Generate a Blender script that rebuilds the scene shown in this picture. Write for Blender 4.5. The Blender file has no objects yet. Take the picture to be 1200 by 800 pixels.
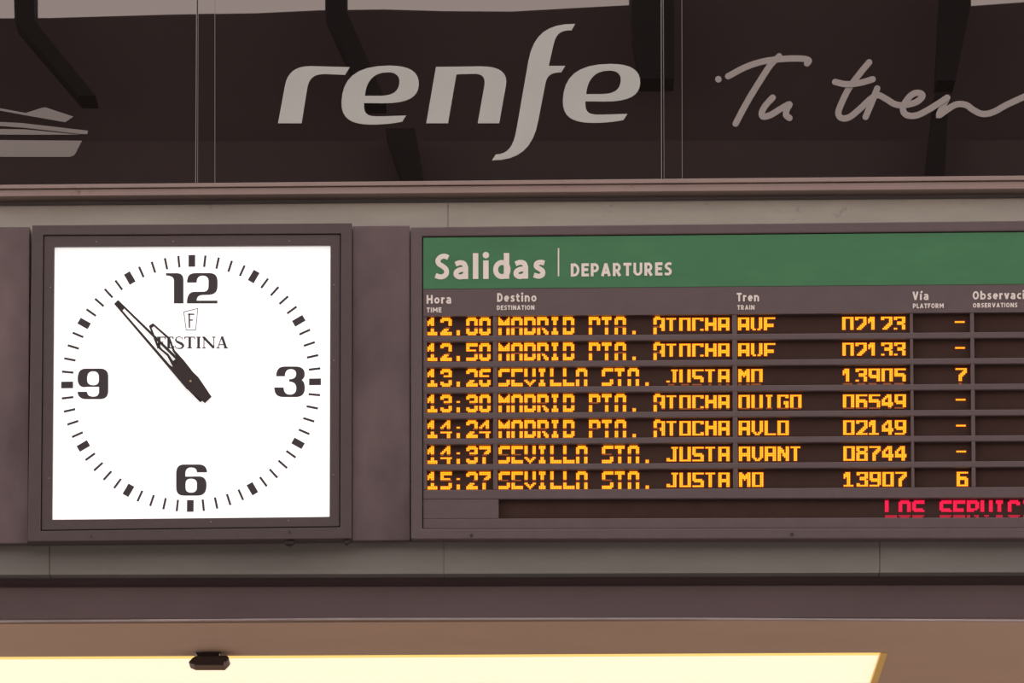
import bpy, bmesh, math, random
from mathutils import Vector, Matrix
from mathutils.geometry import tessellate_polygon

random.seed(4)
SC = bpy.context.scene
COL = SC.collection

# ------------------------------------------------------------------ camera
FPX = 8500.0                       # focal length in pixels of a 1200 px wide frame
PITCH, ROLL = math.radians(10.8), math.radians(-0.28)
DIST = 21.25
CAM = Vector((0.0, -DIST * math.cos(PITCH), 1.7))
FWD = Vector((0, math.cos(PITCH), math.sin(PITCH)))
UP0 = Vector((0, -math.sin(PITCH), math.cos(PITCH)))
RT0 = Vector((1, 0, 0))
RT = RT0 * math.cos(ROLL) + UP0 * math.sin(ROLL)
UP = -RT0 * math.sin(ROLL) + UP0 * math.cos(ROLL)
cd = bpy.data.cameras.new('camera')
cd.sensor_width = 36.0
cd.lens = FPX / 1200.0 * 36.0
cd.clip_end = 500
cam = bpy.data.objects.new('camera', cd)
COL.objects.link(cam)
m = Matrix.Identity(4)
for i in range(3):
    m[i][0], m[i][1], m[i][2], m[i][3] = RT[i], UP[i], -FWD[i], CAM[i]
cam.matrix_world = m
SC.camera = cam

# ------------------------------------------------------------------ view, sky, light
vs = SC.view_settings
vs.view_transform = 'Standard'
vs.look = 'None'
vs.gamma = 1.0
vs.exposure = 0.0
vs.use_curve_mapping = False
SC.cycles.use_denoising = True
SC.cycles.max_bounces = 6

SKY_STRENGTH = 1.24
W = bpy.data.worlds.new('sky')
SC.world = W
W.use_nodes = True
nt = W.node_tree
bg = nt.nodes['Background']
tc = nt.nodes.new('ShaderNodeTexCoord')
sx = nt.nodes.new('ShaderNodeSeparateXYZ')
rp = nt.nodes.new('ShaderNodeValToRGB')
nt.links.new(tc.outputs['Generated'], sx.inputs[0])
nt.links.new(sx.outputs['Z'], rp.inputs['Fac'])
rp.color_ramp.elements[0].position = 0.26
rp.color_ramp.elements[0].color = (2.1, 1.66, 1.51, 1)     # pinkish haze low down
rp.color_ramp.elements[1].position = 0.42
rp.color_ramp.elements[1].color = (1.0, 0.975, 0.965, 1)     # paler overcast higher up
nt.links.new(rp.outputs[0], bg.inputs['Color'])
bg.inputs['Strength'].default_value = SKY_STRENGTH


# ------------------------------------------------------------------ helpers
def P(px, py, d=0.0):
    """photo pixel -> point of the plane y = d"""
    v = FWD + RT * ((px - 600) / FPX) + UP * ((400 - py) / FPX)
    return CAM + v * ((d - CAM.y) / v.y)


def PZ(px, py, z):
    """photo pixel -> point of the level z"""
    v = FWD + RT * ((px - 600) / FPX) + UP * ((400 - py) / FPX)
    return CAM + v * ((z - CAM.z) / v.z)


def lin(c):
    return tuple(((x / 255) / 12.92 if x / 255 <= 0.04045 else ((x / 255 + 0.055) / 1.055) ** 2.4) for x in c)


def mat(name, rgb, rough=0.5, metal=0.0, var=0.0, scale=8.0, stretch=(1, 1, 1), ior=1.5, bump=0.0,
        emit=None, estr=0.0, stain=None, rvar=0.0):
    mt = bpy.data.materials.new(name)
    mt.use_nodes = True
    n, l = mt.node_tree.nodes, mt.node_tree.links
    b = n['Principled BSDF']
    b.inputs['Base Color'].default_value = (*rgb, 1)
    b.inputs['Roughness'].default_value = rough
    b.inputs['Metallic'].default_value = metal
    b.inputs['IOR'].default_value = ior
    if emit:
        b.inputs['Emission Color'].default_value = (*emit, 1)
        b.inputs['Emission Strength'].default_value = estr
    if var or bump or stain or rvar:
        co = n.new('ShaderNodeTexCoord')
        mp = n.new('ShaderNodeMapping')
        mp.inputs['Scale'].default_value = stretch
        nz = n.new('ShaderNodeTexNoise')
        nz.inputs['Scale'].default_value = scale
        nz.inputs['Detail'].default_value = 6
        nz.inputs['Roughness'].default_value = 0.62
        l.new(co.outputs['Object'], mp.inputs[0])
        l.new(mp.outputs[0], nz.inputs['Vector'])
        r = n.new('ShaderNodeValToRGB')
        r.color_ramp.elements[0].position = 0.3
        r.color_ramp.elements[1].position = 0.7
        r.color_ramp.elements[0].color = (*[c * (1 - var) for c in rgb], 1)
        r.color_ramp.elements[1].color = (*[c * (1 + var) for c in rgb], 1)
        l.new(nz.outputs['Fac'], r.inputs[0])
        out = r.outputs[0]
        if stain:
            col, sc2, lo, hi = stain
            n2 = n.new('ShaderNodeTexNoise')
            n2.inputs['Scale'].default_value = sc2
            n2.inputs['Detail'].default_value = 8
            n2.inputs['Roughness'].default_value = 0.7
            l.new(co.outputs['Object'], n2.inputs['Vector'])
            r2 = n.new('ShaderNodeMapRange')
            r2.inputs['From Min'].default_value = lo
            r2.inputs['From Max'].default_value = hi
            l.new(n2.outputs['Fac'], r2.inputs['Value'])
            mx = n.new('ShaderNodeMix')
            mx.data_type = 'RGBA'
            l.new(r2.outputs[0], mx.inputs['Factor'])
            l.new(out, mx.inputs[6])
            mx.inputs[7].default_value = (*col, 1)
            out = mx.outputs[2]
        l.new(out, b.inputs['Base Color'])
        if rvar:
            rr = n.new('ShaderNodeMapRange')
            rr.inputs['To Min'].default_value = max(0.02, rough - rvar)
            rr.inputs['To Max'].default_value = rough + rvar
            l.new(nz.outputs['Fac'], rr.inputs['Value'])
            l.new(rr.outputs[0], b.inputs['Roughness'])
        if bump:
            bp = n.new('ShaderNodeBump')
            bp.inputs['Strength'].default_value = bump
            bp.inputs['Distance'].default_value = 0.002
            l.new(nz.outputs['Fac'], bp.inputs['Height'])
            l.new(bp.outputs[0], b.inputs['Normal'])
    return mt


class MB:
    """collects shapes given in photo pixels on a plane y = d (metres, + is into the wall)"""

    def __init__(self):
        self.v, self.f = [], []

    def _add(self, vs, fs):
        k = len(self.v)
        self.v += [tuple(p) for p in vs]
        self.f += [tuple(i + k for i in f) for f in fs]

    def poly(self, loops, d, t):
        """flat shape with holes, front at d, thickness t"""
        tris = tessellate_polygon([[Vector((x, y, 0)) for x, y in lp] for lp in loops])
        pts = [p for lp in loops for p in lp]
        n = len(pts)
        fr = [P(x, y, d) for x, y in pts]
        bk = [p + Vector((0, t, 0)) for p in fr]
        fs = [tuple(tr) for tr in tris] + [tuple(i + n for i in reversed(tr)) for tr in tris]
        k = 0
        for lp in loops:
            q = len(lp)
            for i in range(q):
                a, b = k + i, k + (i + 1) % q
                fs.append((a, b, b + n, a + n))
            k += q
        self._add(fr + bk, fs)

    def box(self, x0, y0, x1, y1, d, t):
        self.poly([[(x0, y0), (x1, y0), (x1, y1), (x0, y1)]], d, t)

    def quad(self, pts, d, t):
        self.poly([pts], d, t)

    def ring(self, outer, inner, d, t):
        """frame between two quads"""
        fr = [P(x, y, d) for x, y in outer + inner]
        bk = [p + Vector((0, t, 0)) for p in fr]
        fs = []
        for i in range(4):
            j = (i + 1) % 4
            fs.append((i, j, 4 + j, 4 + i))
            fs.append((8 + i, 12 + i, 12 + j, 8 + j))
            fs.append((i, 8 + i, 8 + j, j))
            fs.append((4 + i, 4 + j, 12 + j, 12 + i))
        self._add(fr + bk, fs)

    def stroke(self, pts, w, d, t, closed=False, cap=False, rise=0.0):
        n = len(pts)
        L, R = [], []
        for i in range(n):
            a = pts[(i - 1) % n] if (closed or i > 0) else None
            c = pts[(i + 1) % n] if (closed or i < n - 1) else None
            p = pts[i]

            def nrm(p0, p1):
                dx, dy = p1[0] - p0[0], p1[1] - p0[1]
                q = math.hypot(dx, dy) or 1e-9
                return (-dy / q, dx / q)
            if a is None:
                nx, ny = nrm(p, c)
                k = 1
            elif c is None:
                nx, ny = nrm(a, p)
                k = 1
            else:
                n1, n2 = nrm(a, p), nrm(p, c)
                nx, ny = n1[0] + n2[0], n1[1] + n2[1]
                q = math.hypot(nx, ny) or 1e-9
                nx, ny = nx / q, ny / q
                k = min(1.6, 1 / max(0.3, nx * n1[0] + ny * n1[1]))
            L.append((p[0] + nx * k * w / 2, p[1] + ny * k * w / 2))
            R.append((p[0] - nx * k * w / 2, p[1] - ny * k * w / 2))
        m_ = n if closed else n - 1
        fr = [P(x, y, d - rise * (i % n) / n) for i, (x, y) in enumerate(L + R)]
        bk = [p + Vector((0, t + rise * (i % n) / n, 0)) for i, p in enumerate(fr)]
        fs = []
        N = 2 * n
        for i in range(m_):
            j = (i + 1) % n
            fs += [(i, j, n + j, n + i), (N + i, N + n + i, N + n + j, N + j),
                   (i, N + i, N + j, j), (n + i, n + j, N + n + j, N + n + i)]
        if not closed:
            fs += [(0, n, N + n, N), (n - 1, N + n - 1, N + 2 * n - 1, 2 * n - 1)]
        self._add(fr + bk, fs)
        if cap and not closed:
            self.disc(pts[0][0], pts[0][1], w / 2, d - 0.0003, t)
            self.disc(pts[-1][0], pts[-1][1], w / 2, d - rise - 0.0003, t + rise)

    def disc(self, x, y, r, d, t, n=18):
        self.poly([[(x + r * math.cos(2 * math.pi * i / n), y + r * math.sin(2 * math.pi * i / n)) for i in range(n)]], d, t)

    def xyz(self, a, b):
        """axis-aligned block between two world corners"""
        (x0, y0, z0), (x1, y1, z1) = a, b
        vs_ = [(x, y, z) for x in (x0, x1) for y in (y0, y1) for z in (z0, z1)]
        self._add(vs_, [(0, 1, 3, 2), (4, 6, 7, 5), (0, 4, 5, 1), (2, 3, 7, 6), (0, 2, 6, 4), (1, 5, 7, 3)])

    def build(self, name, material, parent=None, bevel=0.0, smooth=False):
        bm = bmesh.new()
        vv = [bm.verts.new(p) for p in self.v]
        for f in self.f:
            try:
                bm.faces.new([vv[i] for i in f])
            except ValueError:
                pass
        bmesh.ops.recalc_face_normals(bm, faces=bm.faces)
        # the object's origin sits at the middle of its shape
        lo = Vector([min(p[i] for p in self.v) for i in range(3)])
        hi = Vector([max(p[i] for p in self.v) for i in range(3)])
        c = (lo + hi) / 2
        bmesh.ops.translate(bm, verts=bm.verts, vec=-c)
        me = bpy.data.meshes.new(name)
        bm.to_mesh(me)
        bm.free()
        me.materials.append(material)
        o = bpy.data.objects.new(name, me)
        COL.objects.link(o)
        off = Vector((0, 0, 0))
        q = parent
        while q is not None:
            off += q.location
            q = q.parent
        o.parent = parent
        o.location = c - off
        if bevel:
            b = o.modifiers.new('bevel', 'BEVEL')
            b.width = bevel
            b.segments = 2
            b.limit_method = 'ANGLE'
            b.angle_limit = math.radians(50)
        if smooth:
            for p in me.polygons:
                p.use_smooth = True
        return o


def thing(name, loc, label, cat, group=None):
    o = bpy.data.objects.new(name, None)
    o.empty_display_size = 0.1
    COL.objects.link(o)
    o.location = loc
    o['label'] = label
    o['category'] = cat
    if group:
        o['group'] = group
    return o


def tag(o, label, cat, group=None):
    o['label'] = label
    o['category'] = cat
    if group:
        o['group'] = group
    return o


def struct(o):
    o['kind'] = 'structure'
    return o


def smooth(pts, n=8, closed=False):
    """Catmull-Rom through all points"""
    out = []
    k = len(pts)
    rng = range(k if closed else k - 1)
    for i in rng:
        p1, p2 = pts[i], pts[(i + 1) % k]
        p0 = pts[i - 1] if (i > 0 or closed) else (2 * p1[0] - p2[0], 2 * p1[1] - p2[1])
        p3 = pts[(i + 2) % k] if (i + 2 < k or closed) else (2 * p2[0] - p1[0], 2 * p2[1] - p1[1])
        for s in range(n):
            u = s / n
            out.append(tuple(0.5 * (2 * p1[a] + (p2[a] - p0[a]) * u + (2 * p0[a] - 5 * p1[a] + 4 * p2[a] - p3[a]) * u * u
                                    + (3 * p1[a] - p0[a] - 3 * p2[a] + p3[a]) * u ** 3) for a in (0, 1)))
    if not closed:
        out.append(pts[-1])
    return out


def path(cmds, ox=0, oy=0, k=1.0, n=8):
    """outline: ('x,y x,y ...') straight corners, 'C' = cubic bezier with two handles and an end"""
    out = []
    for c in cmds:
        if len(c) == 2:
            out.append(c)
        else:
            x0, y0 = out[-1]
            x1, y1, x2, y2, x3, y3 = c
            for i in range(1, n + 1):
                u = i / n
                w = 1 - u
                out.append((w ** 3 * x0 + 3 * w * w * u * x1 + 3 * w * u * u * x2 + u ** 3 * x3,
                            w ** 3 * y0 + 3 * w * w * u * y1 + 3 * w * u * u * y2 + u ** 3 * y3))
    if out[0] == out[-1] or math.hypot(out[0][0] - out[-1][0], out[0][1] - out[-1][1]) < 1e-6:
        out.pop()
    return [(ox + x * k, oy + y * k) for x, y in out]


def arc(cx, cy, rx, ry, a0, a1, n=12):
    return [(cx + rx * math.cos(math.radians(a0 + (a1 - a0) * i / n)), cy + ry * math.sin(math.radians(a0 + (a1 - a0) * i / n)))
            for i in range(n + 1)]


def lerp(a, b, u):
    return a + (b - a) * u


# ------------------------------------------------------------------ materials
M = {}
M['sign'] = mat('dark_gloss_panel', (0.0072, 0.0050, 0.0050), 0.004, ior=1.95, var=0.12, scale=3,
                stain=((0.05, 0.042, 0.04), 60, 0.74, 0.80))
M['letter'] = mat('pale_grey_vinyl', (0.405, 0.415, 0.39), 0.6, var=0.05, scale=4)
M['emblem'] = mat('grey_vinyl', (0.178, 0.156, 0.148), 0.6, var=0.05, scale=4)
M['script'] = mat('dim_grey_vinyl', (0.265, 0.232, 0.222), 0.6, var=0.05, scale=4)
M['rail'] = mat('beige_rail', (0.28, 0.205, 0.185), 0.45, var=0.06, scale=5, stretch=(1, 1, 1), stain=((0.13, 0.08, 0.06), 9, 0.62, 0.72))
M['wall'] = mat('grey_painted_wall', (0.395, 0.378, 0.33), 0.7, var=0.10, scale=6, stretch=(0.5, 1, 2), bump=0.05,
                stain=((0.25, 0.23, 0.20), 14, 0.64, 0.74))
M['wall_low'] = mat('darker_grey_wall', (0.180, 0.168, 0.155), 0.65, var=0.10, scale=6, stretch=(0.5, 1, 2), bump=0.05)  # lower band, a darker grey than the upper one
M['wall_top'] = mat('shaded_grey_strip', (0.25, 0.235, 0.222), 0.65, var=0.10, scale=6, stretch=(0.5, 1, 2))  # darker grey carries part of the rail's shadow
M['case'] = mat('brown_enamel_case', (0.068, 0.047, 0.049), 0.45, var=0.08, scale=30,
                stain=((0.050, 0.026, 0.019), 11, 0.60, 0.70))
M['board'] = mat('brown_enamel_board', (0.098, 0.068, 0.071), 0.5, var=0.06, scale=25)
M['clad'] = mat('brown_metal_cladding', (0.125, 0.092, 0.096), 0.34, metal=0.4, var=0.42, scale=2.2, stretch=(1.6, 1, 1), rvar=0.10)  # strong tone variation stands in for blurred reflections
M['green'] = mat('green_header', (0.038, 0.170, 0.070), 0.5, var=0.10, scale=5, stretch=(1, 1, 3))
M['white'] = mat('white_vinyl', (0.78, 0.70, 0.655), 0.6, var=0.04, scale=20)
M['window'] = mat('dark_display_backing', (0.053, 0.029, 0.024), 0.85, var=0.12, scale=12, ior=1.25)
M['led'] = mat('amber_led', (0.05, 0.02, 0.0), 0.6, emit=(1.0, 0.335, 0.007), estr=2.2)
M['lens'] = mat('amber_led_halo', (0.05, 0.015, 0.0), 0.6, emit=(1.0, 0.10, 0.006), estr=0.30)  # dim emission imitating the bloom around lit amber dots
M['halo_red'] = mat('red_led_halo', (0.05, 0.0, 0.01), 0.6, emit=(1.0, 0.008, 0.05), estr=0.28)  # same painted bloom for the red dots
M['led_dim'] = mat('amber_led_dim', (0.05, 0.015, 0.0), 0.6, emit=(1.0, 0.22, 0.03), estr=0.34)
M['led_red'] = mat('red_led', (0.05, 0.0, 0.01), 0.6, emit=(1.0, 0.006, 0.065), estr=1.3)
M['led_red_dim'] = mat('red_led_dim', (0.05, 0.0, 0.01), 0.6, emit=(1.0, 0.010, 0.06), estr=0.65)
M['dial'] = mat('backlit_dial', (0.8, 0.8, 0.8), 0.35, emit=(1.0, 0.985, 0.97), estr=0.66)
M['ink'] = mat('dark_ink', (0.034, 0.026, 0.031), 0.5, var=0.08, scale=20)
M['ink_thin'] = mat('grey_ink', (0.10, 0.09, 0.09), 0.5)
M['hand'] = mat('dark_brown_hand', (0.022, 0.012, 0.013), 0.5)
M['brass'] = mat('brass_cap', (0.45, 0.36, 0.24), 0.35, metal=0.6)
M['fascia'] = mat('brown_fascia', (0.090, 0.058, 0.060), 0.5, var=0.10, scale=4, stretch=(0.5, 1, 1))
M['edge'] = mat('pale_edge_metal', (0.42, 0.38, 0.40), 0.3, metal=0.7, var=0.4, scale=1.2)  # on the fascia foot its pale tone paints a glint
M['soffit'] = mat('beige_soffit', (0.45, 0.31, 0.23), 0.42, var=0.05, scale=3)
M['diffuser'] = mat('lit_diffuser', (0.8, 0.75, 0.6), 0.5, emit=(1.0, 0.86, 0.62), estr=0.82)
M['diffuser_rim'] = mat('lit_yellow_rim', (0.8, 0.6, 0.2), 0.5, emit=(1.0, 0.76, 0.20), estr=0.66)
M['ochre'] = mat('ochre_frame', (0.78, 0.52, 0.13), 0.5)
M['fitting'] = mat('dark_brown_plastic', (0.045, 0.026, 0.022), 0.35)
M['bolt'] = mat('black_bolt', (0.02, 0.015, 0.015), 0.5)
M['rivet'] = mat('dull_rivet', (0.28, 0.23, 0.22), 0.4, metal=0.4)
M['floor'] = mat('grey_floor', (0.30, 0.27, 0.25), 0.6, var=0.1, scale=1.5)
M['far'] = mat('far_dark_canopy', (0.105, 0.072, 0.070), 0.8, var=0.08, scale=0.3)
M['strut'] = mat('far_black_strut', (0.012, 0.010, 0.010), 0.8)

XL, XR = -420, 1620            # how far the front is built, in photo pixels

# ------------------------------------------------------------------ setting
# long horizontal edges of the front, as the photo shows them: (left y at x=0, right y at x=1200)
def hy(a, b, x):
    return a + (b - a) * x / 1200.0


def strip(a0, a1, b0, b1, d, t, x0=XL, x1=XR):
    m_ = MB()
    m_.quad([(x0, hy(a0, a1, x0)), (x1, hy(a0, a1, x1)), (x1, hy(b0, b1, x1)), (x0, hy(b0, b1, x0))], d, t)
    return m_


D_WALL = 0.055
# grey painted wall: one band above the clock and board, one below, with hairline joints
wm = MB()
edges = [XL, 524.6, 525.4, XR]
for a, b in ((XL, 524.7), (525.3, XR)):
    wm.quad([(a, hy(241.5, 232.5, a)), (b, hy(241.5, 232.5, b)), (b, hy(450, 446, b)), (a, hy(450, 446, a))], D_WALL, 0.10)
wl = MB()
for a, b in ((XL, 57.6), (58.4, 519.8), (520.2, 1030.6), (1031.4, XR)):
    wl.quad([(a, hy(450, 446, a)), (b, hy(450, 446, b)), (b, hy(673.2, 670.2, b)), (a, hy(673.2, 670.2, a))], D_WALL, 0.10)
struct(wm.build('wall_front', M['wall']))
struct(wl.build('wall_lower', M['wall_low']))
struct(strip(218, 210, 244, 235, D_WALL + 0.025, 0.05).build('trim_8', M['wall_top']))

# pale two-step rail under the sign
r = strip(216.4, 205.6, 221.0, 210.8, -0.012, 0.11)
r2 = strip(222.2, 212.2, 230.0, 221.0, -0.004, 0.10)
r3 = strip(220.5, 210.3, 223.0, 213.0, 0.004, 0.09)
for q in (r2, r3):
    r._add(q.v, q.f)
struct(r.build('trim_1', M['rail'], bevel=0.0015))

# recessed brown fascia under the grey band, with a pale strip standing in for its corner glint
D_FAS = 0.115
fz = strip(688.5, 685.5, 724.6, 723.4, D_FAS, 0.05)
fh = strip(655, 652, 692, 689, D_FAS + 0.02, 0.03)
fz._add(fh.v, fh.f)
struct(fz.build('trim_2', M['fascia']))
ez = MB()
top = [(XL, 729.2), (0, 726.6), (400, 723.8), (800, 723.4), (1200, 725.6), (XR, 728.4)]
ez.poly([[(x, y) for x, y in top] + [(x, y + 2.0) for x, y in reversed(top)]], D_FAS - 0.008, 0.02)
struct(ez.build('trim_3', M['edge']))

# soffit running back from the fascia's foot
Z_SOF = P(600, 725.2, D_FAS).z
sf = MB()
xw = P(XR, 400).x + 0.5
y_in0, y_in1 = PZ(600, 766.6, Z_SOF).y, 4.2
xr_in = PZ(1040, 765.5, Z_SOF).x
xl_in = PZ(-260, 768, Z_SOF).x
T = 0.06
sf.xyz((-xw, D_FAS + 0.05, Z_SOF), (xw, y_in0, Z_SOF + T))
sf.xyz((xr_in, y_in0, Z_SOF), (xw, y_in1, Z_SOF + T))
sf.xyz((-xw, y_in0, Z_SOF), (xl_in, y_in1, Z_SOF + T))
sf.xyz((-xw, y_in1, Z_SOF), (xw, 6.0, Z_SOF + T))
struct(sf.build('ceiling', M['soffit']))
wb = MB()
wb.xyz((-xw, 6.0, 0), (xw, 6.2, Z_SOF + T))
struct(wb.build('wall_back', M['soffit']))
ub = MB()
ub.xyz((-xw, 0.17, Z_SOF + T + 0.05), (xw, 0.4, 9.0))
struct(ub.build('wall_upper', M['wall']))
fl = MB()
fl.xyz((-60, -45, -0.1), (60, 6.2, 0.0))
struct(fl.build('floor', M['floor']))

# what the glossy sign mirrors: the dark canopy and struts across the platforms, sky above them
D_SIGN = 0.0
Y_FAR = -40.0


def R(px, py, yf=Y_FAR):
    q = P(px, py, D_SIGN)
    v = (q - CAM).normalized()
    v.y = -v.y
    return q + v * ((yf - q.y) / v.y)


def far_block(pts, yf, depth):
    """block facing the front wall, given by its mirrored outline"""
    m_ = MB()
    fr = [R(x, y, yf) for x, y in pts]
    bk = [p - Vector((0, depth, 0)) for p in fr]
    n = len(pts)
    tris = tessellate_polygon([[Vector((x, y, 0)) for x, y in pts]])
    fs = [tuple(t_) for t_ in tris] + [tuple(i + n for i in reversed(t_)) for t_ in tris]
    fs += [(i, (i + 1) % n, (i + 1) % n + n, i + n) for i in range(n)]
    m_._add(fr + bk, fs)
    return m_


edge = [(-7000, 30), (-900, 26), (-300, 24), (0, 21.5), (60, 21), (130, 19), (200, 17), (300, 15.5), (375, 12), (450, 11), (520, 13), (600, 13.5),
        (680, 9), (738, 6), (738.5, -60), (1137.5, -60), (1138, 7), (1200, 2.5), (1500, -4), (2100, -8), (8000, -12)]
far_wall = far_block(edge + [(8000, 330), (-7000, 330)], Y_FAR, 0.6)
z_low = min(p[2] for p in far_wall.v)
x_a, x_b = min(p[0] for p in far_wall.v), max(p[0] for p in far_wall.v)
far_wall.xyz((x_a, Y_FAR - 0.6, 0), (x_b, Y_FAR, z_low))
struct(far_wall.build('wall_far', M['far']))
sm = far_block([(15.5, -40), (40, -40), (40, 24), (112, 112), (92, 112), (17, 24)], Y_FAR + 0.8, 0.5)
for pts in ([(381, -40), (406, -40), (406, 13), (434, 76), (452, 118), (428, 118), (410, 76), (381, 13)],
            [(738, -40), (790, -40), (790, 92), (751, 92), (742, 40)],
            [(1105, -40), (1138, -40), (1138, 4), (1120, 94), (1098, 94)],
            [(1096, 108), (1112, 108), (1106, 230), (1083, 230)], [(452, 150), (486, 150), (500, 230), (478, 230)]):
    q = far_block(pts, Y_FAR + 0.8, 0.5)
    sm._add(q.v, q.f)
struct(sm.build('trim_6', M['strut']))
lw = far_block([(-7000, 172), (8000, 158), (8000, 260), (-7000, 260)], Y_FAR + 0.25, 0.25)
struct(lw.build('trim_7', mat('far_lighter_band', (0.135, 0.098, 0.096), 0.8, var=0.1, scale=0.3)))

# ------------------------------------------------------------------ three glossy sign panels
def sign_panel(x0, x1, x0b, x1b, label):
    root = thing('sign_panel', P((x0 + x1) / 2, hy(215, 205, (x0 + x1) / 2), D_SIGN), label, 'sign')
    m_ = MB()
    m_.quad([(x0, -90), (x1, -90), (x1b, hy(216.6, 205.8, x1b)), (x0b, hy(216.6, 205.8, x0b))], D_SIGN, 0.03)
    m_.build('panel', M['sign'], root, bevel=0.002)
    return root


S1 = sign_panel(XL, 231.4, XL, 230.0, 'left glossy dark sign panel bearing a pale striped train nose emblem')
S2 = sign_panel(232.6, 775.0, 231.4, 776.0, 'middle glossy dark sign panel with the large pale italic word')
S3 = sign_panel(776.6, XR, 777.6, XR, 'right glossy dark sign panel with pale handwritten words')
# narrow dark cover strips next to the joints
for i, (xa, xb) in enumerate(((232.2, 252.2), (776.8, 799.2))):
    m_ = MB()
    m_.quad([(xa, -90), (xb, -90), (xb + (0 if i == 0 else 0.6), hy(216.4, 205.7, xb)), (xa - (1 if i == 0 else -1), hy(216.4, 205.7, xa))],
            D_SIGN - 0.004, 0.004)
    struct(m_.build('trim_%d' % (4 + i), M['sign'], bevel=0.0014))

LT = 0.003


def flat(name, loops, mtl, parent, d, t=LT, **k):
    m_ = MB()
    m_.poly(loops, d, t)
    return m_.build(name, mtl, parent, **k)


# train nose emblem
em = MB()
K = 1 / 8.0


def e8(pts):
    return [(x * K, 100 + y * K) for x, y in pts]


em.poly([e8([(-500, 130), (0, 214), (240, 258), (398, 209), (415, 206), (432, 208), (687, 292), (612, 345), (560, 336), (240, 280), (0, 236), (-500, 152)])], D_SIGN - LT, LT)
em.poly([e8([(-500, 330), (0, 342), (200, 352), (825, 424), (818, 456), (760, 456), (240, 398), (0, 380), (-500, 362)])], D_SIGN - LT, LT)
em.poly([e8([(-500, 405), (0, 408), (240, 412), (745, 461), (400, 462), (0, 461), (-500, 460)])], D_SIGN - LT, LT)
em.poly([e8([(-500, 510), (0, 512), (768, 518), (708, 636), (690, 658), (650, 670), (0, 669), (-500, 668)])], D_SIGN - LT, LT)
em.build('train_emblem', M['emblem'], S1)

# the large word, letter by letter
A3 = dict(ox=300, oy=0, k=0.3)
B3 = dict(ox=560, oy=0, k=0.3)
letter_r = path([(86, 481), (113, 335), (122, 285, 150, 258, 215, 258), (366, 262), (348, 292), (272, 289), (225, 288, 207, 305, 200, 345), (178, 481)], **A3)
e_out = [(586, 451), (571, 475), (528, 484, 480, 487, 440, 486), (372, 484, 332, 462, 334, 400), (336, 310, 385, 256, 520, 256),
         (600, 256, 638, 280, 636, 330), (634, 378, 595, 403, 500, 403), (422, 402), (420, 440, 430, 454, 470, 454), (515, 454, 550, 452, 586, 451)]
e_in = [(425, 374), (430, 320, 455, 282, 515, 282), (555, 282, 566, 305, 558, 335), (550, 366, 520, 374, 480, 374), (425, 374)]
letter_e1 = [path(e_out, **A3), path(e_in, **A3)]
letter_e2 = [path(e_out, ox=560 - 0.6, oy=-2.0, k=0.3), path(e_in, ox=560 - 0.6, oy=-2.0, k=0.3)]
letter_n = path([(665, 481), (703, 261), (880, 259), (955, 259, 986, 285, 976, 335), (950, 481), (866, 481), (892, 335), (897, 300, 885, 288, 850, 288),
                 (783, 290), (750, 481)], **A3)
letter_f = path([(380, 93), (366, 118), (318, 117, 304, 135, 294, 180), (277, 257), (341, 257), (326, 282), (285, 284, 270, 292, 263, 330),
                 (236, 470), (216, 580, 160, 626, 55, 626), (70, 603), (118, 602, 138, 572, 150, 510), (197, 240), (216, 130, 275, 92, 380, 93)], **B3)
for lp in ([letter_r], letter_e1, [letter_n], [letter_f], letter_e2):
    flat('letter', lp, M['letter'], S2, D_SIGN - LT)

# handwritten words
K4 = 1 / 3.158


def h4(pts):
    return [(820 + x * K4, y * K4) for x, y in pts]


def script(name, strokes, dots=()):
    m_ = MB()
    for i, s in enumerate(strokes):
        m_.stroke(smooth(h4(s), 7), 7.3, D_SIGN - LT - 0.0006 * i, LT, cap=True, rise=0.004)
    for x, y, r_ in dots:
        (qx, qy), = h4([(x, y)])
        m_.disc(qx, qy, r_ * K4, D_SIGN - LT, LT)
    return m_.build(name, M['script'], S3)


script('handwritten_word', [[(105, 282), (170, 248), (240, 226), (320, 217), (380, 217), (403, 223), (397, 234)],
                            [(294, 208), (262, 240), (230, 288), (190, 352), (160, 405), (133, 457)],
                            [(270, 361), (245, 388), (230, 415), (235, 431), (262, 425), (300, 402), (331, 386), (322, 405), (320, 425), (332, 436)]],
       [(69, 293, 12)])
script('handwritten_word', [[(627, 230), (590, 275), (550, 330), (522, 388), (513, 418), (524, 436), (552, 434), (590, 405), (632, 366), (660, 352), (690, 366),
                             (720, 384), (752, 389), (800, 378), (824, 356), (814, 344), (790, 347), (766, 370), (752, 400), (764, 424), (800, 427),
                             (842, 408), (884, 382), (916, 361)],
                            [(657, 327), (640, 370), (626, 404), (614, 432)],
                            [(916, 361), (902, 390), (886, 425), (916, 405), (950, 386), (985, 388), (1012, 406), (1045, 421), (1085, 415), (1135, 388),
                             (1200, 358), (1260, 330), (1330, 300)],
                            [(501, 303), (540, 311), (590, 307), (640, 293)]])

# ------------------------------------------------------------------ brown metal cladding beside the clock
m_ = MB()
m_.quad([(XL, 268.5), (35, 265.6), (33.0, 636.4), (XL, 638.5)], 0.010, 0.042)
tag(m_.build('cladding_panel', M['clad'], bevel=0.002), 'brown metal cladding panel left of the clock, at the photo edge', 'panel')
m_ = MB()
m_.quad([(413.5, 264.6), (480.2, 264.2), (480.4, 632.8), (413.0, 633.2)], 0.010, 0.042)
tag(m_.build('cladding_panel', M['clad'], bevel=0.002), 'narrow brown metal cladding panel between the clock and the departures board', 'panel')

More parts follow.
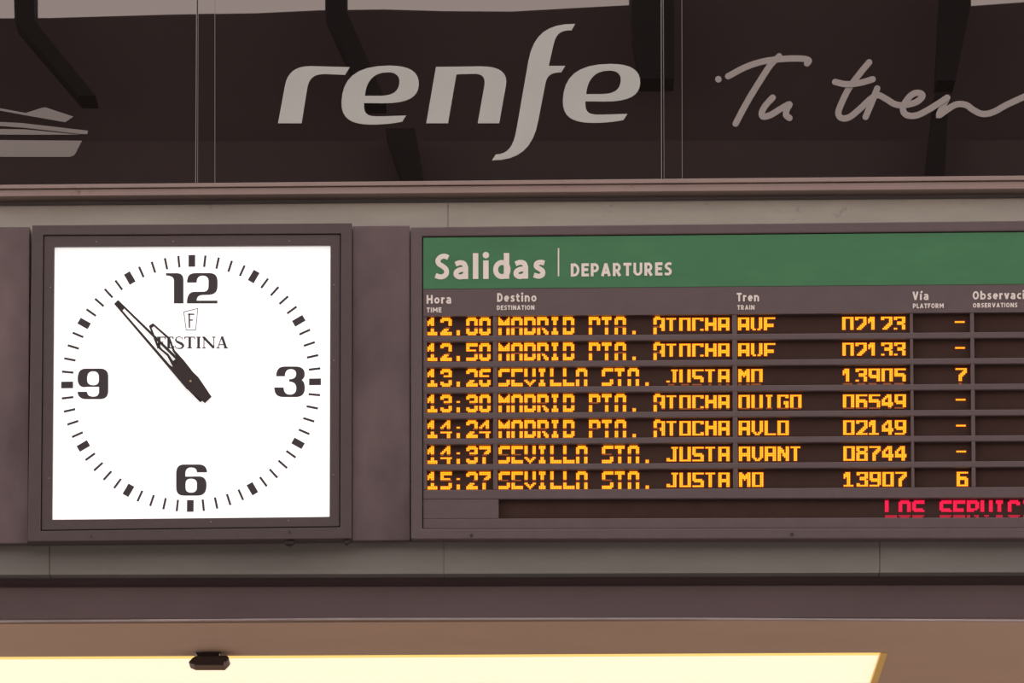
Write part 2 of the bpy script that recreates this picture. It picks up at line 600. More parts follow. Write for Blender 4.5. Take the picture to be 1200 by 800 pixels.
# ------------------------------------------------------------------ station clock
D_CK = -0.030
CK = thing('wall_clock', P(223, 634, 0.0), 'square backlit wall clock with white dial in a brown frame', 'clock')
outer = [(37.6, 263.8), (412.4, 261.2), (412.0, 630.6), (32.4, 634.2)]
step = [(50.6, 275.2), (399.6, 273.6), (398.8, 617.4), (47.6, 621.8)]
opening = [(63.8, 288.8), (387.2, 287.2), (386.2, 605.2), (61.2, 608.6)]
m_ = MB()
m_.ring(outer, step, D_CK, 0.085)
m_.build('case', M['case'], CK, bevel=0.002)
st2 = [(51.4, 276.0), (398.8, 274.4), (398.0, 616.6), (48.4, 621.0)]
m_ = MB()
m_.ring(st2, opening, D_CK + 0.006, 0.06)
bez = m_.build('bezel', M['case'], CK, bevel=0.002)
for x, y in ((113, 283.0), (203, 282.6), (339, 281.8), (59, 336.5), (391.5, 333.5), (391.2, 422), (57.4, 560), (390.6, 556), (247, 611.2), (338, 609.6)):
    m_ = MB()
    m_.disc(x, y, 0.8, D_CK + 0.004, 0.003, 10)
    m_.build('rivet', M['rivet'], bez)
for x, y, r_ in ((339.5, 623.6, 1.3), (107, 628.4, 1.0)):
    m_ = MB()
    m_.disc(x, y, r_, D_CK - 0.002, 0.004, 12)
    m_.build('bolt', M['bolt'], CK)
for x, y in ((339, 636.5), (406, 635.5)):      # bolt heads hanging under the case
    m_ = MB()
    q = P(x, y, D_CK)
    s = 0.010 if x < 400 else 0.006
    m_.xyz((q.x - s * 1.3, D_CK + 0.012, q.z - 0.001), (q.x + s * 1.3, D_CK + 0.035, q.z + 0.014))
    m_.xyz((q.x - s * .7, D_CK + 0.016, q.z - 0.006), (q.x + s * .7, D_CK + 0.030, q.z))
    m_.build('mounting_bolt', M['bolt'], CK, bevel=0.003)
D_DL = D_CK + 0.022
m_ = MB()
m_.quad([(56, 282), (394, 280), (393, 612), (53, 615)], D_DL, 0.03)
dial = m_.build('dial', M['dial'], CK)
CX, CY = 223.9, 449.0
EX, EY = (1.0, -0.0125), (-0.0062, 0.988)      # the dial's own axes as the lens sees them
IT = 0.0012


def dl(u, v):
    return (CX + u * EX[0] + v * EY[0], CY + u * EX[1] + v * EY[1])


for i in range(60):
    a = math.radians(i * 6)
    c, s = math.sin(a), -math.cos(a)
    thick = i % 5 == 0
    w = 7.8 if thick else 2.5
    r0, r1 = (138.3, 152.2) if thick else (138.6, 152.2)
    pts = [dl(c * rr - s * o_, s * rr + c * o_) for rr, o_ in ((r0, -w / 2), (r1, -w / 2), (r1, w / 2), (r0, w / 2))]
    m_ = MB()
    m_.quad(pts, D_DL - IT, IT)
    m_.build('hour_mark' if thick else 'minute_mark', M['ink'], dial)
# numerals
K6 = 1 / 6.155
A6 = dict(ox=170, oy=290, k=K6)
one = path([(150, 184), (225, 184), (262, 184, 277, 200, 277, 240), (277, 402), (208, 402), (208, 240), (208, 212, 190, 203, 152, 201)], **A6)
two = path([(303, 252), (303, 205, 318, 183, 370, 183), (460, 183), (508, 183, 523, 205, 523, 250), (523, 270), (523, 318, 505, 339, 455, 340), (415, 341),
            (385, 342, 372, 360, 372, 382), (522, 382), (522, 402), (302, 402), (302, 345, 318, 318, 362, 318), (420, 318),
            (450, 318, 458, 300, 458, 270), (458, 245), (458, 212, 440, 202, 415, 202), (385, 202, 372, 222, 372, 252)], **A6)
K13 = 0.075
nine_o = path([(78, 518), (226, 518), (230, 570, 262, 594, 322, 594), (385, 594, 414, 565, 414, 510), (414, 440), (230, 440), (180, 446),
               (110, 440, 80, 395, 80, 315), (80, 210, 118, 156, 215, 156), (430, 156), (515, 156, 558, 195, 558, 280), (558, 500),
               (558, 590, 515, 632, 430, 632), (215, 632), (130, 632, 84, 595, 78, 518)], ox=85, oy=420, k=K13)
nine_i = path([(228, 310), (228, 228, 262, 198, 322, 198), (382, 198, 412, 228, 412, 300), (412, 330), (412, 390, 382, 416, 322, 416), (262, 416, 228, 388, 228, 330)],
              ox=85, oy=420, k=K13)
three = path([(180, 275), (184, 180, 220, 124, 310, 124), (490, 124), (580, 124, 626, 165, 628, 240), (628, 285, 612, 312, 580, 334), (615, 355, 630, 405, 630, 460),
              (630, 550, 580, 600, 490, 600), (300, 600), (200, 600, 152, 555, 152, 450), (298, 450), (300, 525, 335, 562, 398, 562), (465, 562, 496, 525, 496, 460),
              (496, 395, 460, 362, 385, 358), (385, 322), (460, 322, 494, 290, 494, 240), (494, 190, 465, 164, 410, 164), (350, 164, 320, 200, 318, 275)],
             ox=310, oy=420, k=K13)
six_o = path([(648, 242), (490, 242), (488, 195, 462, 166, 400, 166), (340, 166, 310, 200, 310, 260), (310, 310), (520, 306), (600, 308, 640, 350, 640, 440),
              (640, 550, 600, 606, 500, 606), (290, 606), (205, 606, 166, 565, 166, 480), (166, 260), (166, 165, 205, 120, 290, 120), (520, 120),
              (605, 120, 645, 165, 648, 242)], ox=194, oy=535, k=K13)
six_i = path([(312, 420), (312, 365, 345, 342, 400, 342), (460, 342, 490, 370, 490, 420), (490, 480), (490, 530, 460, 560, 400, 560), (342, 560, 312, 532, 312, 480)],
             ox=194, oy=535, k=K13)
for loops in ([one], [two]):
    flat('numeral', loops, M['ink'], dial, D_DL - IT, IT)
flat('numeral', [three], M['ink'], dial, D_DL - IT, IT)
flat('numeral', [six_o, six_i], M['ink'], dial, D_DL - IT, IT)
flat('numeral', [nine_o, nine_i], M['ink'], dial, D_DL - IT, IT)
# crest and maker's lettering
K12 = 1 / 12.0


def g12(pts):
    return [(180 + x * K12, 355 + y * K12) for x, y in pts]


m_ = MB()
m_.stroke(g12([(424, 124), (622, 74), (592, 376), (458, 376)]), 0.8, D_DL - IT, IT, closed=True)
m_.build('crest_outline', M['ink_thin'], dial)
m_ = MB()
m_.stroke(g12([(500, 146), (504, 345)]), 1.7, D_DL - IT, IT)
m_.stroke(g12([(484, 157), (572, 157)]), 1.5, D_DL - IT, IT)
m_.stroke(g12([(500, 238), (552, 238)]), 1.4, D_DL - IT, IT)
m_.build('crest_letter', M['ink'], dial)
m_ = MB()
TH, HN = 3.0, 1.1


def sk(pts, w, i=0):
    m_.stroke(g12(pts), w, D_DL - IT - 0.00003 * i, IT)


y0, y1 = 474, 634
for xo in (78,):                                                            # F
    sk([(xo, y0), (xo, y1)], TH)
    sk([(xo - 30, y0 + 4), (xo + 88, y0 + 4)], HN)
    sk([(xo + 84, y0), (xo + 84, y0 + 34)], HN)
    sk([(xo, 550), (xo + 62, 550)], HN)
    sk([(xo - 30, y1 - 4), (xo + 34, y1 - 4)], HN)
xo = 212                                                                    # E
sk([(xo, y0), (xo, y1)], TH)
sk([(xo - 30, y0 + 4), (xo + 66, y0 + 4)], HN)
sk([(xo + 62, y0), (xo + 62, y0 + 30)], HN)
sk([(xo, 550), (xo + 48, 550)], HN)
sk([(xo - 30, y1 - 4), (xo + 72, y1 - 4)], HN)
sk([(xo + 70, y1 - 30), (xo + 70, y1)], HN)
sp = smooth([(408, 512), (398, 486), (362, 474), (326, 484), (312, 512), (328, 540), (370, 560), (408, 584), (412, 612), (386, 634), (346, 636), (314, 626), (303, 594)], 5)
ws = [0.8, 0.8, 0.9, 1.3, 2.0, 2.8, 3.2, 2.8, 2.0, 1.3, 0.9, 0.8]
for i in range(12):                                                        # S
    sk(sp[i * 5:i * 5 + 6], ws[i])
sk([(508, y0), (508, y1)], TH)                                              # T
sk([(436, y0 + 4), (580, y0 + 4)], HN)
sk([(438, y0), (438, y0 + 32)], HN)
sk([(578, y0), (578, y0 + 32)], HN)
sk([(474, y1 - 4), (542, y1 - 4)], HN)
sk([(632, y0), (632, y1)], TH)                                              # I
sk([(602, y0 + 4), (662, y0 + 4)], HN)
sk([(602, y1 - 4), (662, y1 - 4)], HN)
sk([(708, y0), (708, y1)], 1.0)                                             # N
sk([(702, y0 + 4), (846, y1 - 4)], 2.9)
sk([(848, y0), (848, y1)], 1.0)
sk([(682, y0 + 4), (724, y0 + 4)], HN)
sk([(684, y1 - 4), (734, y1 - 4)], HN)
sk([(822, y0 + 4), (872, y0 + 4)], HN)
sk([(958, 470), (902, y1)], 1.0)                                            # A
sk([(960, 468), (1018, y1)], 2.9)
sk([(918, 584), (994, 584)], HN)
sk([(882, y1 - 4), (930, y1 - 4)], HN)
sk([(988, y1 - 4), (1046, y1 - 4)], HN)
m_.build('lettering', M['ink'], dial)

# hands
PV = (223.2, 446.2)
MD = (-0.685, -0.7285)
HD = (-0.574, -0.8188)


def hand_pt(dv, s, n):
    return (PV[0] + dv[0] * s - dv[1] * n, PV[1] + dv[1] * s + dv[0] * n)


def hand(name, dv, outline, hole, d):
    oo = [hand_pt(dv, s, n) for s, n in outline] + [hand_pt(dv, s, -n) for s, n in reversed(outline)]
    hh = [hand_pt(dv, s, n) for s, n in hole] + [hand_pt(dv, s, -n) for s, n in reversed(hole)]
    return flat(name, [oo, hh], M['hand'], CK, d, 0.0018)


hand('hour_hand', HD, [(80.8, 2.9), (78, 3.6), (55, 9.4), (40, 5.6), (24, 7.6), (-3, 9.0), (-27, 5.0)],
     [(77.0, 1.6), (54, 7.0), (40.5, 2.9), (31, 3.2)], D_DL - 0.009)
hand('minute_hand', MD, [(127.2, 3.3), (25, 8.3), (-3, 9.8), (-30.5, 5.4)],
     [(114.8, 1.5), (30, 4.7), (26.5, 3.9)], D_DL - 0.014)
m_ = MB()
m_.disc(PV[0], PV[1], 1.3, D_DL - 0.018, 0.018, 14)
m_.build('center_cap', M['brass'], CK, bevel=0.0006)

# ------------------------------------------------------------------ departures board
D_BD = 0.0
BX1 = 1440
BD = thing('departures_board', P(960, 631, 0.0), 'brown departures board with green header and amber dot text', 'departure board')


def by(yl, yr, x):
    """height of a level line of the board: yl at x=500, yr at x=1200"""
    return yl + (yr - yl) * (x - 500) / 700.0


def bq(x0, x1, a, b, x0b=None, x1b=None):
    x0b = x0 if x0b is None else x0b
    x1b = x1 if x1b is None else x1b
    return [(x0, by(*a, x0)), (x1, by(*a, x1)), (x1b, by(*b, x1b)), (x0b, by(*b, x0b))]


b_out = bq(481.2, BX1, (265.9, 258.4), (631.6, 630.8), 481.6, BX1 + 3)
b_in = bq(494.6, BX1 - 14, (277.0, 270.6), (619.4, 618.4), 494.8, BX1 - 11)
m_ = MB()
m_.ring(b_out, b_in, D_BD - 0.004, 0.059)
fr = m_.build('frame', M['board'], BD, bevel=0.004)
for x, y in ((552.6, 627.0), (928, 625.6)):
    m_ = MB()
    m_.disc(x, y, 2.0, D_BD - 0.0065, 0.004, 14)
    m_.build('frame_bolt', M['bolt'], fr)
# green header
m_ = MB()
m_.quad(bq(496.0, BX1 - 14.5, (278.4, 272.0), (338.4, 332.6)), D_BD, 0.02)
hd = m_.build('header_band', M['green'], BD)

# ---- stroke alphabet for the printed words (cap height 1, y up)
TW = 0.205
hf = TW / 2


def glyph(ch):
    h = hf
    o = 1 - h
    G = {
        'D': (0.62, [[(h, 0), (h, 1)], [(h, o), (0.25, o)] + arc(0.25, 0.5, 0.62 - 0.25 - h, 0.5 - h, 90, -90) + [(h, h)]]),
        'E': (0.52, [[(h, 0), (h, 1)], [(h, o), (0.52, o)], [(h, 0.52), (0.47, 0.52)], [(h, h), (0.52, h)]]),
        'F': (0.50, [[(h, 0), (h, 1)], [(h, o), (0.50, o)], [(h, 0.50), (0.45, 0.50)]]),
        'P': (0.58, [[(h, 0), (h, 1)], [(h, o), (0.28, o)] + arc(0.28, 0.65, 0.58 - 0.28 - h, 0.35 - h, 90, -90) + [(h, 0.30 + h)]]),
        'R': (0.62, [[(h, 0), (h, 1)], [(h, o), (0.28, o)] + arc(0.28, 0.66, 0.57 - 0.28 - h, 0.34 - h, 90, -90) + [(h, 0.32 + h)], [(0.27, 0.42), (0.51, 0)]]),
        'B': (0.60, [[(h, 0), (h, 1)], [(h, o), (0.27, o)] + arc(0.27, 0.74, 0.55 - 0.27 - h, 0.26 - h, 90, -90) + [(h, 0.53)],
                     [(h, 0.50), (0.29, 0.50)] + arc(0.29, 0.30, 0.60 - 0.29 - h, 0.30 - h, 90, -90) + [(h, h)]]),
        'A': (0.70, [[(h, 0), (0.35, 0.98)], [(0.70 - h, 0), (0.35, 0.98)], [(0.18, 0.29), (0.52, 0.29)]]),
        'V': (0.68, [[(h, 1), (0.34, 0.03)], [(0.68 - h, 1), (0.34, 0.03)]]),
        'T': (0.56, [[(0, o), (0.56, o)], [(0.28, 0), (0.28, o)]]),
        'U': (0.64, [[(h, 1), (h, 0.36)] + arc(0.32, 0.36, 0.32 - h, 0.36 - h, 180, 360) + [(0.64 - h, 1)]]),
        'I': (TW, [[(h, 0), (h, 1)]]),
        'L': (0.48, [[(h, 0), (h, 1)], [(h, h), (0.48, h)]]),
        'H': (0.66, [[(h, 0), (h, 1)], [(0.66 - h, 0), (0.66 - h, 1)], [(h, 0.52), (0.66 - h, 0.52)]]),
        'N': (0.66, [[(h, 0), (h, 1)], [(0.66 - h, 0), (0.66 - h, 1)], [(h, 0.96), (0.66 - h, 0.04)]]),
        'M': (0.80, [[(h, 0), (h, 1)], [(0.80 - h, 0), (0.80 - h, 1)], [(h, 0.95), (0.40, 0.32)], [(0.80 - h, 0.95), (0.40, 0.32)]]),
        'O': (0.70, [arc(0.35, 0.5, 0.35 - h, 0.5 - h, 0, 360, 28)]),
        'S': (0.53, [smooth([(0.49, 0.85), (0.36, o + .01), (0.21, 0.87), (0.115, 0.74), (0.16, 0.60), (0.30, 0.50), (0.41, 0.38), (0.42, 0.22), (0.32, h + 0.01), (0.18, h - .01), (0.03, 0.15)], 6)]),
        'a': (0.54, [smooth([(0.07, 0.585), (0.22, 0.645), (0.37, 0.61), (0.54 - h, 0.46)], 6) + [(0.54 - h, 0)],
                     smooth([(0.46, 0.385), (0.26, 0.375), (0.11, 0.29), (0.095, 0.16), (0.20, 0.085), (0.34, 0.11), (0.46, 0.22)], 6)]),
        'l': (TW, [[(h, 0), (h, 1.02)]]),
        'i': (TW + 0.03, [[(h + .015, 0), (h + .015, 0.73)]]),
        'í': (TW + 0.06, [[(h, 0), (h, 0.73)], [(h, 0.84), (h + 0.15, 1.06)]]),
        'd': (0.58, [[(0.58 - h, 0), (0.58 - h, 1.02)], arc(0.31, 0.365, 0.225, 0.28, 0, 360, 28)]),
        'b': (0.62, [[(h, 0), (h, 1.02)], arc(0.30, 0.365, 0.22, 0.27, 0, 360, 24)]),
        's': (0.47, [smooth([(0.42, 0.61), (0.29, 0.645), (0.15, 0.60), (0.13, 0.48), (0.24, 0.39), (0.35, 0.30), (0.35, 0.16), (0.22, 0.09), (0.04, 0.14)], 5)]),
        'o': (0.60, [arc(0.30, 0.365, 0.30 - h, 0.365 - h, 0, 360, 24)]),
        'c': (0.48, [arc(0.32, 0.365, 0.32 - h, 0.365 - h, 55, 305, 16)]),
        'e': (0.56, [[(h, 0.37), (0.52, 0.37)], arc(0.29, 0.365, 0.29 - h, 0.365 - h, 0, 315, 20)]),
        'r': (0.40, [[(h, 0), (h, 0.73)], smooth([(h, 0.45), (0.18, 0.60), (0.38, 0.63)], 5)]),
        'n': (0.58, [[(h, 0), (h, 0.73)], smooth([(h, 0.48), (0.20, 0.60), (0.34, 0.63), (0.58 - h, 0.48)], 5) + [(0.58 - h, 0)]]),
        't': (0.42, [[(0.17, 0.92), (0.17, 0.24)] + smooth([(0.17, 0.22), (0.22, 0.11), (0.40, 0.10)], 4), [(0.0, 0.63), (0.40, 0.63)]]),
        'v': (0.56, [[(h * .9, 0.73), (0.28, 0.03)], [(0.56 - h * .9, 0.73), (0.28, 0.03)]]),
    }
    return G[ch]


def lettering(text, x0, x1, bl, br, cap, parent, name='lettering', d=D_BD, ref=None):
    """bold upright words from x0 to x1 (x1 is where the text `ref` ends), baseline bl..br at the two ends"""
    gap = 0.15 if text[1:].islower() else 0.13
    ref = ref or text
    nat = sum(glyph(c)[0] for c in ref) + gap * (len(ref) - 1)
    kx = (x1 - x0) / nat
    slope = (br - bl) / (x1 - x0)
    m_ = MB()
    cur = 0.0
    tt = 0.0012
    j = 0
    for ch in text:
        w, strokes = glyph(ch)

        def pp(q):
            X = x0 + (cur + q[0]) * kx
            return (X, bl + (X - x0) * slope - q[1] * cap)
        for s in strokes:
            j += 1
            m_.stroke([pp(q) for q in s], TW * (kx * 0.55 + cap * 0.45) * (0.90 if len(s) > 5 else 1.0), d - tt - 0.0002 * (j % 7), tt)
        if ch == 'i':
            X, Y = pp((hf + .015, 0.94))
            m_.disc(X, Y, 0.128 * cap, d - tt, tt)
        cur += w + gap
    return m_.build(name, M['white'], parent)


lettering('Salidas', 509.4, 639.6, 327.0, 326.2, 29.6, hd)
m_ = MB()
m_.box(653.7, 290.6, 655.3, 323.6, D_BD - 0.0012, 0.0012)
m_.build('divider_line', M['white'], hd)
lettering('DEPARTURES', 668.8, 787.4, 323.9, 322.4, 15.2, hd)

# heading strip
m_ = MB()
m_.quad(bq(496.0, BX1 - 14, (338.8, 333.0), (370.4, 365.6)), D_BD + 0.001, 0.03)
hs = m_.build('heading_strip', M['board'], BD)
dh = D_BD + 0.001
for a in (('Hora', 499.9, 528.8, 355.7, 355.5, 10.1), ('TIME', 499.9, 517.4, 365.9, 365.8, 5.7),
          ('Destino', 582.6, 628.8, 353.5, 353.3, 10.1), ('DESTINATION', 582.2, 626.3, 363.0, 362.8, 5.3),
          ('Tren', 863.4, 889.6, 353.0, 352.9, 10.0), ('TRAIN', 863.9, 884.2, 362.8, 362.7, 5.4),
          ('Vía', 1069.2, 1088.2, 351.4, 351.3, 9.8), ('PLATFORM', 1069.8, 1105.9, 361.0, 360.7, 5.4),
          ):
    lettering(*a, hs, 'column_heading', dh)
lettering('Observaciones', 1139.8, 1200.8, 350.8, 350.2, 9.8, hs, 'column_heading', dh, ref='Observaci')
lettering('OBSERVATIONS', 1140.0, 1192.3, 360.2, 359.8, 5.2, hs, 'column_heading', dh)

# display windows: seven lines of five cells, plus the running line
ROWS = 7


def win(i, x):
    """top and bottom of window line i"""
    t0, t1 = (370.6 + 30.05 * i), (365.6 + 30.25 * i)
    return by(t0, t1, x), by(t0 + 23.0, t1 + 23.0, x)


def xs(x, i):
    """columns lean a little outwards towards the foot of the board"""
    return x + (x - 480) / 660.0 * 2.6 * (i / 6.0) * (0.85)


COLS = [(500.2, 577.6), (582.8, 858.0), (863.6, 1066.2), (1069.8, 1136.8), (1141.4, BX1 - 30)]
D_WN = D_BD + 0.022
DG = D_BD + 0.002
# bars of the grid
m_ = MB()
gb = []
for i in range(ROWS):
    # bar below line i
    nxt = (lambda x, i=i: win(i + 1, x)[0]) if i < 6 else (lambda x: by(584.8, 583.2, x))
    for (xa, xb) in ((495.6, BX1 - 14),):
        mb = MB()
        mb.quad([(xa, win(i, xa)[1]), (xb, win(i, xb)[1]), (xb, nxt(xb)), (xa, nxt(xa))], DG, 0.045)
        gb.append(mb.build('grid_bar', M['board'], BD, bevel=0.0026))
mb = MB()
mb.quad(bq(495.6, BX1 - 14, (607.4, 605.9), (619.8, 618.8)), DG, 0.045)
mb.build('grid_bar', M['board'], BD, bevel=0.0026)
mb = MB()
mb.quad([(495.6, by(584.8, 583.2, 495)), (584.3, by(584.8, 583.2, 584)), (584.6, 607.3), (495.6, 607.5)], DG, 0.045)
mb.build('grid_bar', M['board'], BD, bevel=0.0026)
posts = [(495.4, 500.2)] + [(COLS[k][1], COLS[k + 1][0]) for k in range(4)] + [(BX1 - 30, BX1 - 13)]
for a, b in posts:
    mb = MB()
    mb.quad([(a, by(370.3, 365.3, a)), (b, by(370.3, 365.3, b)), (xs(b, 6), win(6, b)[1] + 0.2), (xs(a, 6), win(6, a)[1] + 0.2)], DG + 0.0008, 0.044)
    mb.build('grid_post', M['board'], BD, bevel=0.0026)

FONT = {
    'M': "#.....#/##...##/###.###/#######/#######/##.#.##/##...##/##...##/##...##/##...##/##...##",
    'A': ".#####./#######/##...##/##...##/##...##/#######/#######/##...##/##...##/##...##/##...##",
    'a': ".#####./#######/##...##/##...##/##...##/##...##/#######/##...##/##...##/##...##/##...##",
    'D': "######./#######/##...##/##...##/##...##/##...##/##...##/##...##/##...##/#######/######.",
    'R': "######./#######/##...##/##...##/##...##/######./####.../##.##../##..##./##..###/##...##",
    'I': ".####../.####../..##.../..##.../..##.../..##.../..##.../..##.../..##.../.####../.####..",
    'P': "######./#######/##...##/##...##/##...##/######./##...../##...../##...../##...../##.....",
    'T': "######./######./..##.../..##.../..##.../..##.../..##.../..##.../..##.../..##.../..##...",
    '.': "......./......./......./......./......./......./......./......./......./...##../...##..",
    'O': ".#####./#######/##...##/##...##/##...##/##...##/##...##/##...##/##...##/#######/.#####.",
    'C': ".#####./#######/##...##/##...../##...../##...../##...../##...../##...##/#######/.#####.",
    'H': "##...##/##...##/##...##/##...##/#######/#######/##...##/##...##/##...##/##...##/##...##",
    'V': "##...##/##...##/##...##/##...##/##...##/##...##/##...##/##...##/.##.##./..###../...#...",
    'E': "#######/#######/##...../##...../##...../######./######./##...../##...../#######/#######",
    'S': ".######/#######/##...../##...../##...../######./.######/.....##/.....##/#######/######.",
    'L': "##...../##...../##...../##...../##...../##...../##...../##...../##...../#######/#######",
    'J': "...####/...####/....##./....##./....##./....##./....##./....##./##..##./######./.####..",
    'U': "##...##/##...##/##...##/##...##/##...##/##...##/##...##/##...##/##...##/#######/.#####.",
    'N': "##...##/##...##/###..##/####.##/####.##/##.####/##.####/##..###/##...##/##...##/##...##",
    'G': ".#####./#######/##...##/##...../##...../##..###/##..###/##...##/##...##/#######/.#####.",
    '-': "......./......./......./......./######./......./......./......./......./......./.......",
    '0': ".#####./#######/##...##/##...##/##...##/##...##/##...##/##...##/##...##/#######/.#####.",
    '1': "..##.../.###.../####.../####.../#.##.../..##.../..##.../..##.../..##.../######./######.",
    '2': ".#####./#######/##...##/.....##/.....##/....###/...###./..###../.###.../#######/#######",
    '3': ".#####./#######/##...##/.....##/..#####/..####./.....##/.....##/##...##/#######/.#####.",
    '4': "....##./...###./..####./.##.##./##..##./##..##./#######/#######/....##./....##./....##.",
    '5': "#######/#######/##...../##...../######./#######/.....##/.....##/.....##/#######/######.",
    '6': ".######/#######/##...../##...../######./#######/##...##/##...##/##...##/#######/.#####.",
    '7': "#######/#######/.....##/....###/...###./..###../..##.../..##.../..##.../..##.../..##...",
    '8': ".#####./#######/##...##/##...##/.#####./#######/##...##/##...##/##...##/#######/.#####.",
    '9': ".#####./#######/##...##/##...##/##...##/#######/.######/.....##/.....##/######./#####..",
    ':': "......./......./......./......./..##.../......./......./......./..##.../..##.../..##...",
    ';': "......./......./......./......./......./......./......./......./..##.../..##.../..##...",
    ' ': "......./......./......./......./......./......./......./......./......./......./......./.......",
}
PX, PY = 1.893, 1.865


def led_text(text, x0, y0, parent, off, dim, slope, px=PX, py=PY, mats=('led', 'led_dim', 'lens'), d=D_WN, dot=0.78):
    """lit dots of one display line; off / dim = dot rows that are dark / faint just now: (from, to, rows) in characters"""
    lit, fnt, lens = MB(), MB(), MB()  # lens collects the added glow plates of the halo

    def flush():
        if lit.v:
            lit.build('lit_word', M[mats[0]], parent)
        if fnt.v:
            fnt.build('faint_dots', M[mats[1]], parent)
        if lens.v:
            lens.build('dot_halos', M[mats[2]], parent)
    for ci, ch in enumerate(text):
        if ch == ' ':
            flush()
            lit, fnt, lens = MB(), MB(), MB()
        for r_, row in enumerate(FONT[ch].split('/')):
            for c_, q in enumerate(row):
                at = ci + c_ / 8.0
                if q != '#' or any(a <= at < b and r_ in rr for a, b, rr in off):
                    continue
                tgt = fnt if any(a <= at < b and r_ in rr for a, b, rr in dim) else lit
                X = x0 + (ci * 8 + c_ + 0.5) * px
                Y = y0 + (r_ + 0.5) * py + (X - x0) * slope
                hx, hy_ = px * dot / 2, py * dot / 2
                tgt.box(X - hx, Y - hy_, X + hx, Y + hy_, d - 0.0030, 0.0030)
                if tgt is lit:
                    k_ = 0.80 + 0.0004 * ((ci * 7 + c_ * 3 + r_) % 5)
                    lens.box(X - px * k_, Y - py * k_, X + px * k_, Y + py * k_, d - 0.0008 - 0.00004 * ((c_ + 3 * r_) % 7), 0.0008)  # glowing plate wider than its dot, paints the halo
    flush()


DATA = [('12;00', 'MaDRID PTa. ATOCHA', 'AVE', '02123', '-'),
        ('12;50', 'MaDRID PTa. ATOCHA', 'AVE', '02133', '-'),
        ('13;26', 'SEVILLa STa. JUSTA', 'MD', '13905', '7'),
        ('13:30', 'MaDRID PTa. ATOCHA', 'OUIGO', '06549', '-'),
        ('14:24', 'MaDRID PTa. ATOCHA', 'AVLO', '02149', '-'),
        ('14:37', 'SEVILLa STa. JUSTA', 'AVANT', '08744', '-'),
        ('15:27', 'SEVILLa STa. JUSTA', 'MD', '13907', '6')]
# which dot rows the photo caught dark or faint on each line: left cells, right cells
L_OFF = [(5,), (5,), (5, 6), (6,), (6,), (6,), (6,)]
L_DIM = [(6,), (6,), (), (5,), (5,), (5,), (5,)]
R_OFF = [(0, 9, 10), (0, 9, 10), (0, 9), (0, 10), (0, 10), (0, 10), (0, 10)]
R_DIM = [(), (), (10,), (9,), (), (), ()]
for i in range(ROWS):
    ty = lambda x: (372.0 + 30.1 * i) + ((368.7 + 30.35 * i) - (372.0 + 30.1 * i)) * (x - 500) / 620.0
    sl = ((368.7 + 30.35 * i) - (372.0 + 30.1 * i)) / 620.0
    for k, (xa, xb) in enumerate(COLS):
        mb = MB()
        mb.quad([(xs(xa - 1.5, i), win(i, xa)[0] - 2.5), (xs(xb + 1.5, i), win(i, xb)[0] - 2.5),
                 (xs(xb + 1.5, i), win(i, xb)[1] + 3.5), (xs(xa - 1.5, i), win(i, xa)[1] + 3.5)], D_WN, 0.012)
        w = mb.build('display_window', M['window'], BD)
        big = 99
        if k == 0:
            led_text(DATA[i][0], xs(501.0, i), ty(501) + 0.2, w, [(0, big, L_OFF[i])], [(0, big, L_DIM[i])], sl)
        elif k == 1:
            led_text(DATA[i][1], xs(584.0, i), ty(584) + 0.1, w, [(0, 12.5, L_OFF[i]), (12.5, big, R_OFF[i])],
                     [(0, 12.5, L_DIM[i]), (12.5, big, R_DIM[i])], sl)
        elif k == 2:
            led_text(DATA[i][2], xs(864.8, i), ty(865), w, [(0, big, R_OFF[i])], [(0, big, R_DIM[i])], sl)
            led_text(DATA[i][3], xs(987.0, i), ty(987), w, [(0, big, R_OFF[i])], [(0, big, R_DIM[i])], sl)
        elif k == 3:
            led_text(DATA[i][4], xs(1119.0, i), ty(1119), w, [(0, big, R_OFF[i])] if DATA[i][4] != '-' else [], [(0, big, R_DIM[i])], sl)
# running line
mb = MB()
mb.quad(bq(582.5, BX1 - 30, (582.0, 580.5), (611.0, 609.5)), D_WN, 0.012)
w = mb.build('display_window', M['window'], BD)
led_text('LOS SERVICIOS', 1037.2, 586.2, w, [(0, 99, (7, 8))], [(0, 99, (9, 10))], -0.0015, px=2.0, py=1.9, mats=('led_red', 'led_red_dim', 'halo_red'))

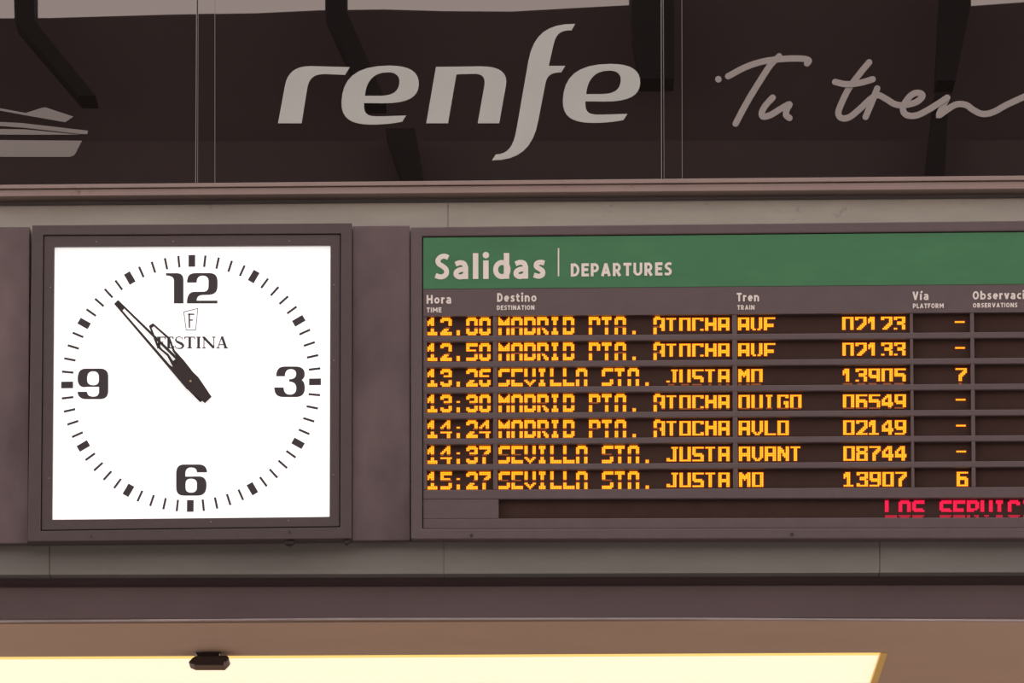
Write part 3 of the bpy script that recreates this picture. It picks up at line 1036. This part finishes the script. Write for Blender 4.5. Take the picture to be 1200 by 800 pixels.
# ------------------------------------------------------------------ lit ceiling panel and the small fitting in front of it
LP = thing('ceiling_light', ((xl_in + xr_in) / 2, (y_in0 + y_in1) / 2, Z_SOF), 'long warm glowing light panel set in the soffit below the board', 'light')
m_ = MB()
rim = PZ(600, 773.5, Z_SOF).y
fw = PZ(1040, 765.5, Z_SOF).x - PZ(1032, 765.5, Z_SOF).x
m_.xyz((xl_in + fw, rim, Z_SOF + 0.012), (xr_in - fw, y_in1 - 0.06, Z_SOF + 0.03))
m_.build('diffuser', M['diffuser'], LP)
m_ = MB()
m_.xyz((xl_in + fw, y_in0 + 0.01, Z_SOF + 0.010), (xr_in - fw, rim, Z_SOF + 0.03))
m_.build('glowing_rim', M['diffuser_rim'], LP)
m_ = MB()
m_.xyz((xr_in - fw, y_in0 + 0.001, Z_SOF - 0.002), (xr_in - 0.0005, y_in1 - 0.001, Z_SOF + 0.03))
m_.xyz((xl_in + 0.0005, y_in0 + 0.001, Z_SOF - 0.002), (xl_in + fw, y_in1 - 0.001, Z_SOF + 0.03))
m_.xyz((xl_in + fw, y_in1 - 0.06, Z_SOF - 0.002), (xr_in - fw, y_in1 - 0.001, Z_SOF + 0.03))
m_.build('panel_frame', M['ochre'], LP)

FT = thing('ceiling_fitting', PZ(245, 764, Z_SOF), 'small dark fitting hung under the soffit edge below the clock', 'fitting')
yf = PZ(245, 764, Z_SOF).y
K12b = 1 / 12.0


def q12(pts):
    return [(200 + x * K12b, 740 + y * K12b) for x, y in pts]


m_ = MB()
m_.poly([q12([(340, 255), (700, 250), (735, 275), (690, 300), (680, 335), (470, 340), (370, 335), (350, 300), (330, 275)])], yf, 0.05)
m_.build('bracket', M['fitting'], FT, bevel=0.003)
m_ = MB()
m_.poly([q12([(240, 432), (300, 368), (345, 338), (790, 326), (832, 378), (795, 420), (745, 470), (330, 470)])], yf - 0.03, 0.11)
m_.build('housing', M['fitting'], FT, bevel=0.006)
m_ = MB()
m_.poly([q12([(748, 425), (768, 418), (764, 440), (745, 466)])], yf - 0.034, 0.01)
m_.build('lens', M['edge'], FT)
bpy.context.view_layer.update()
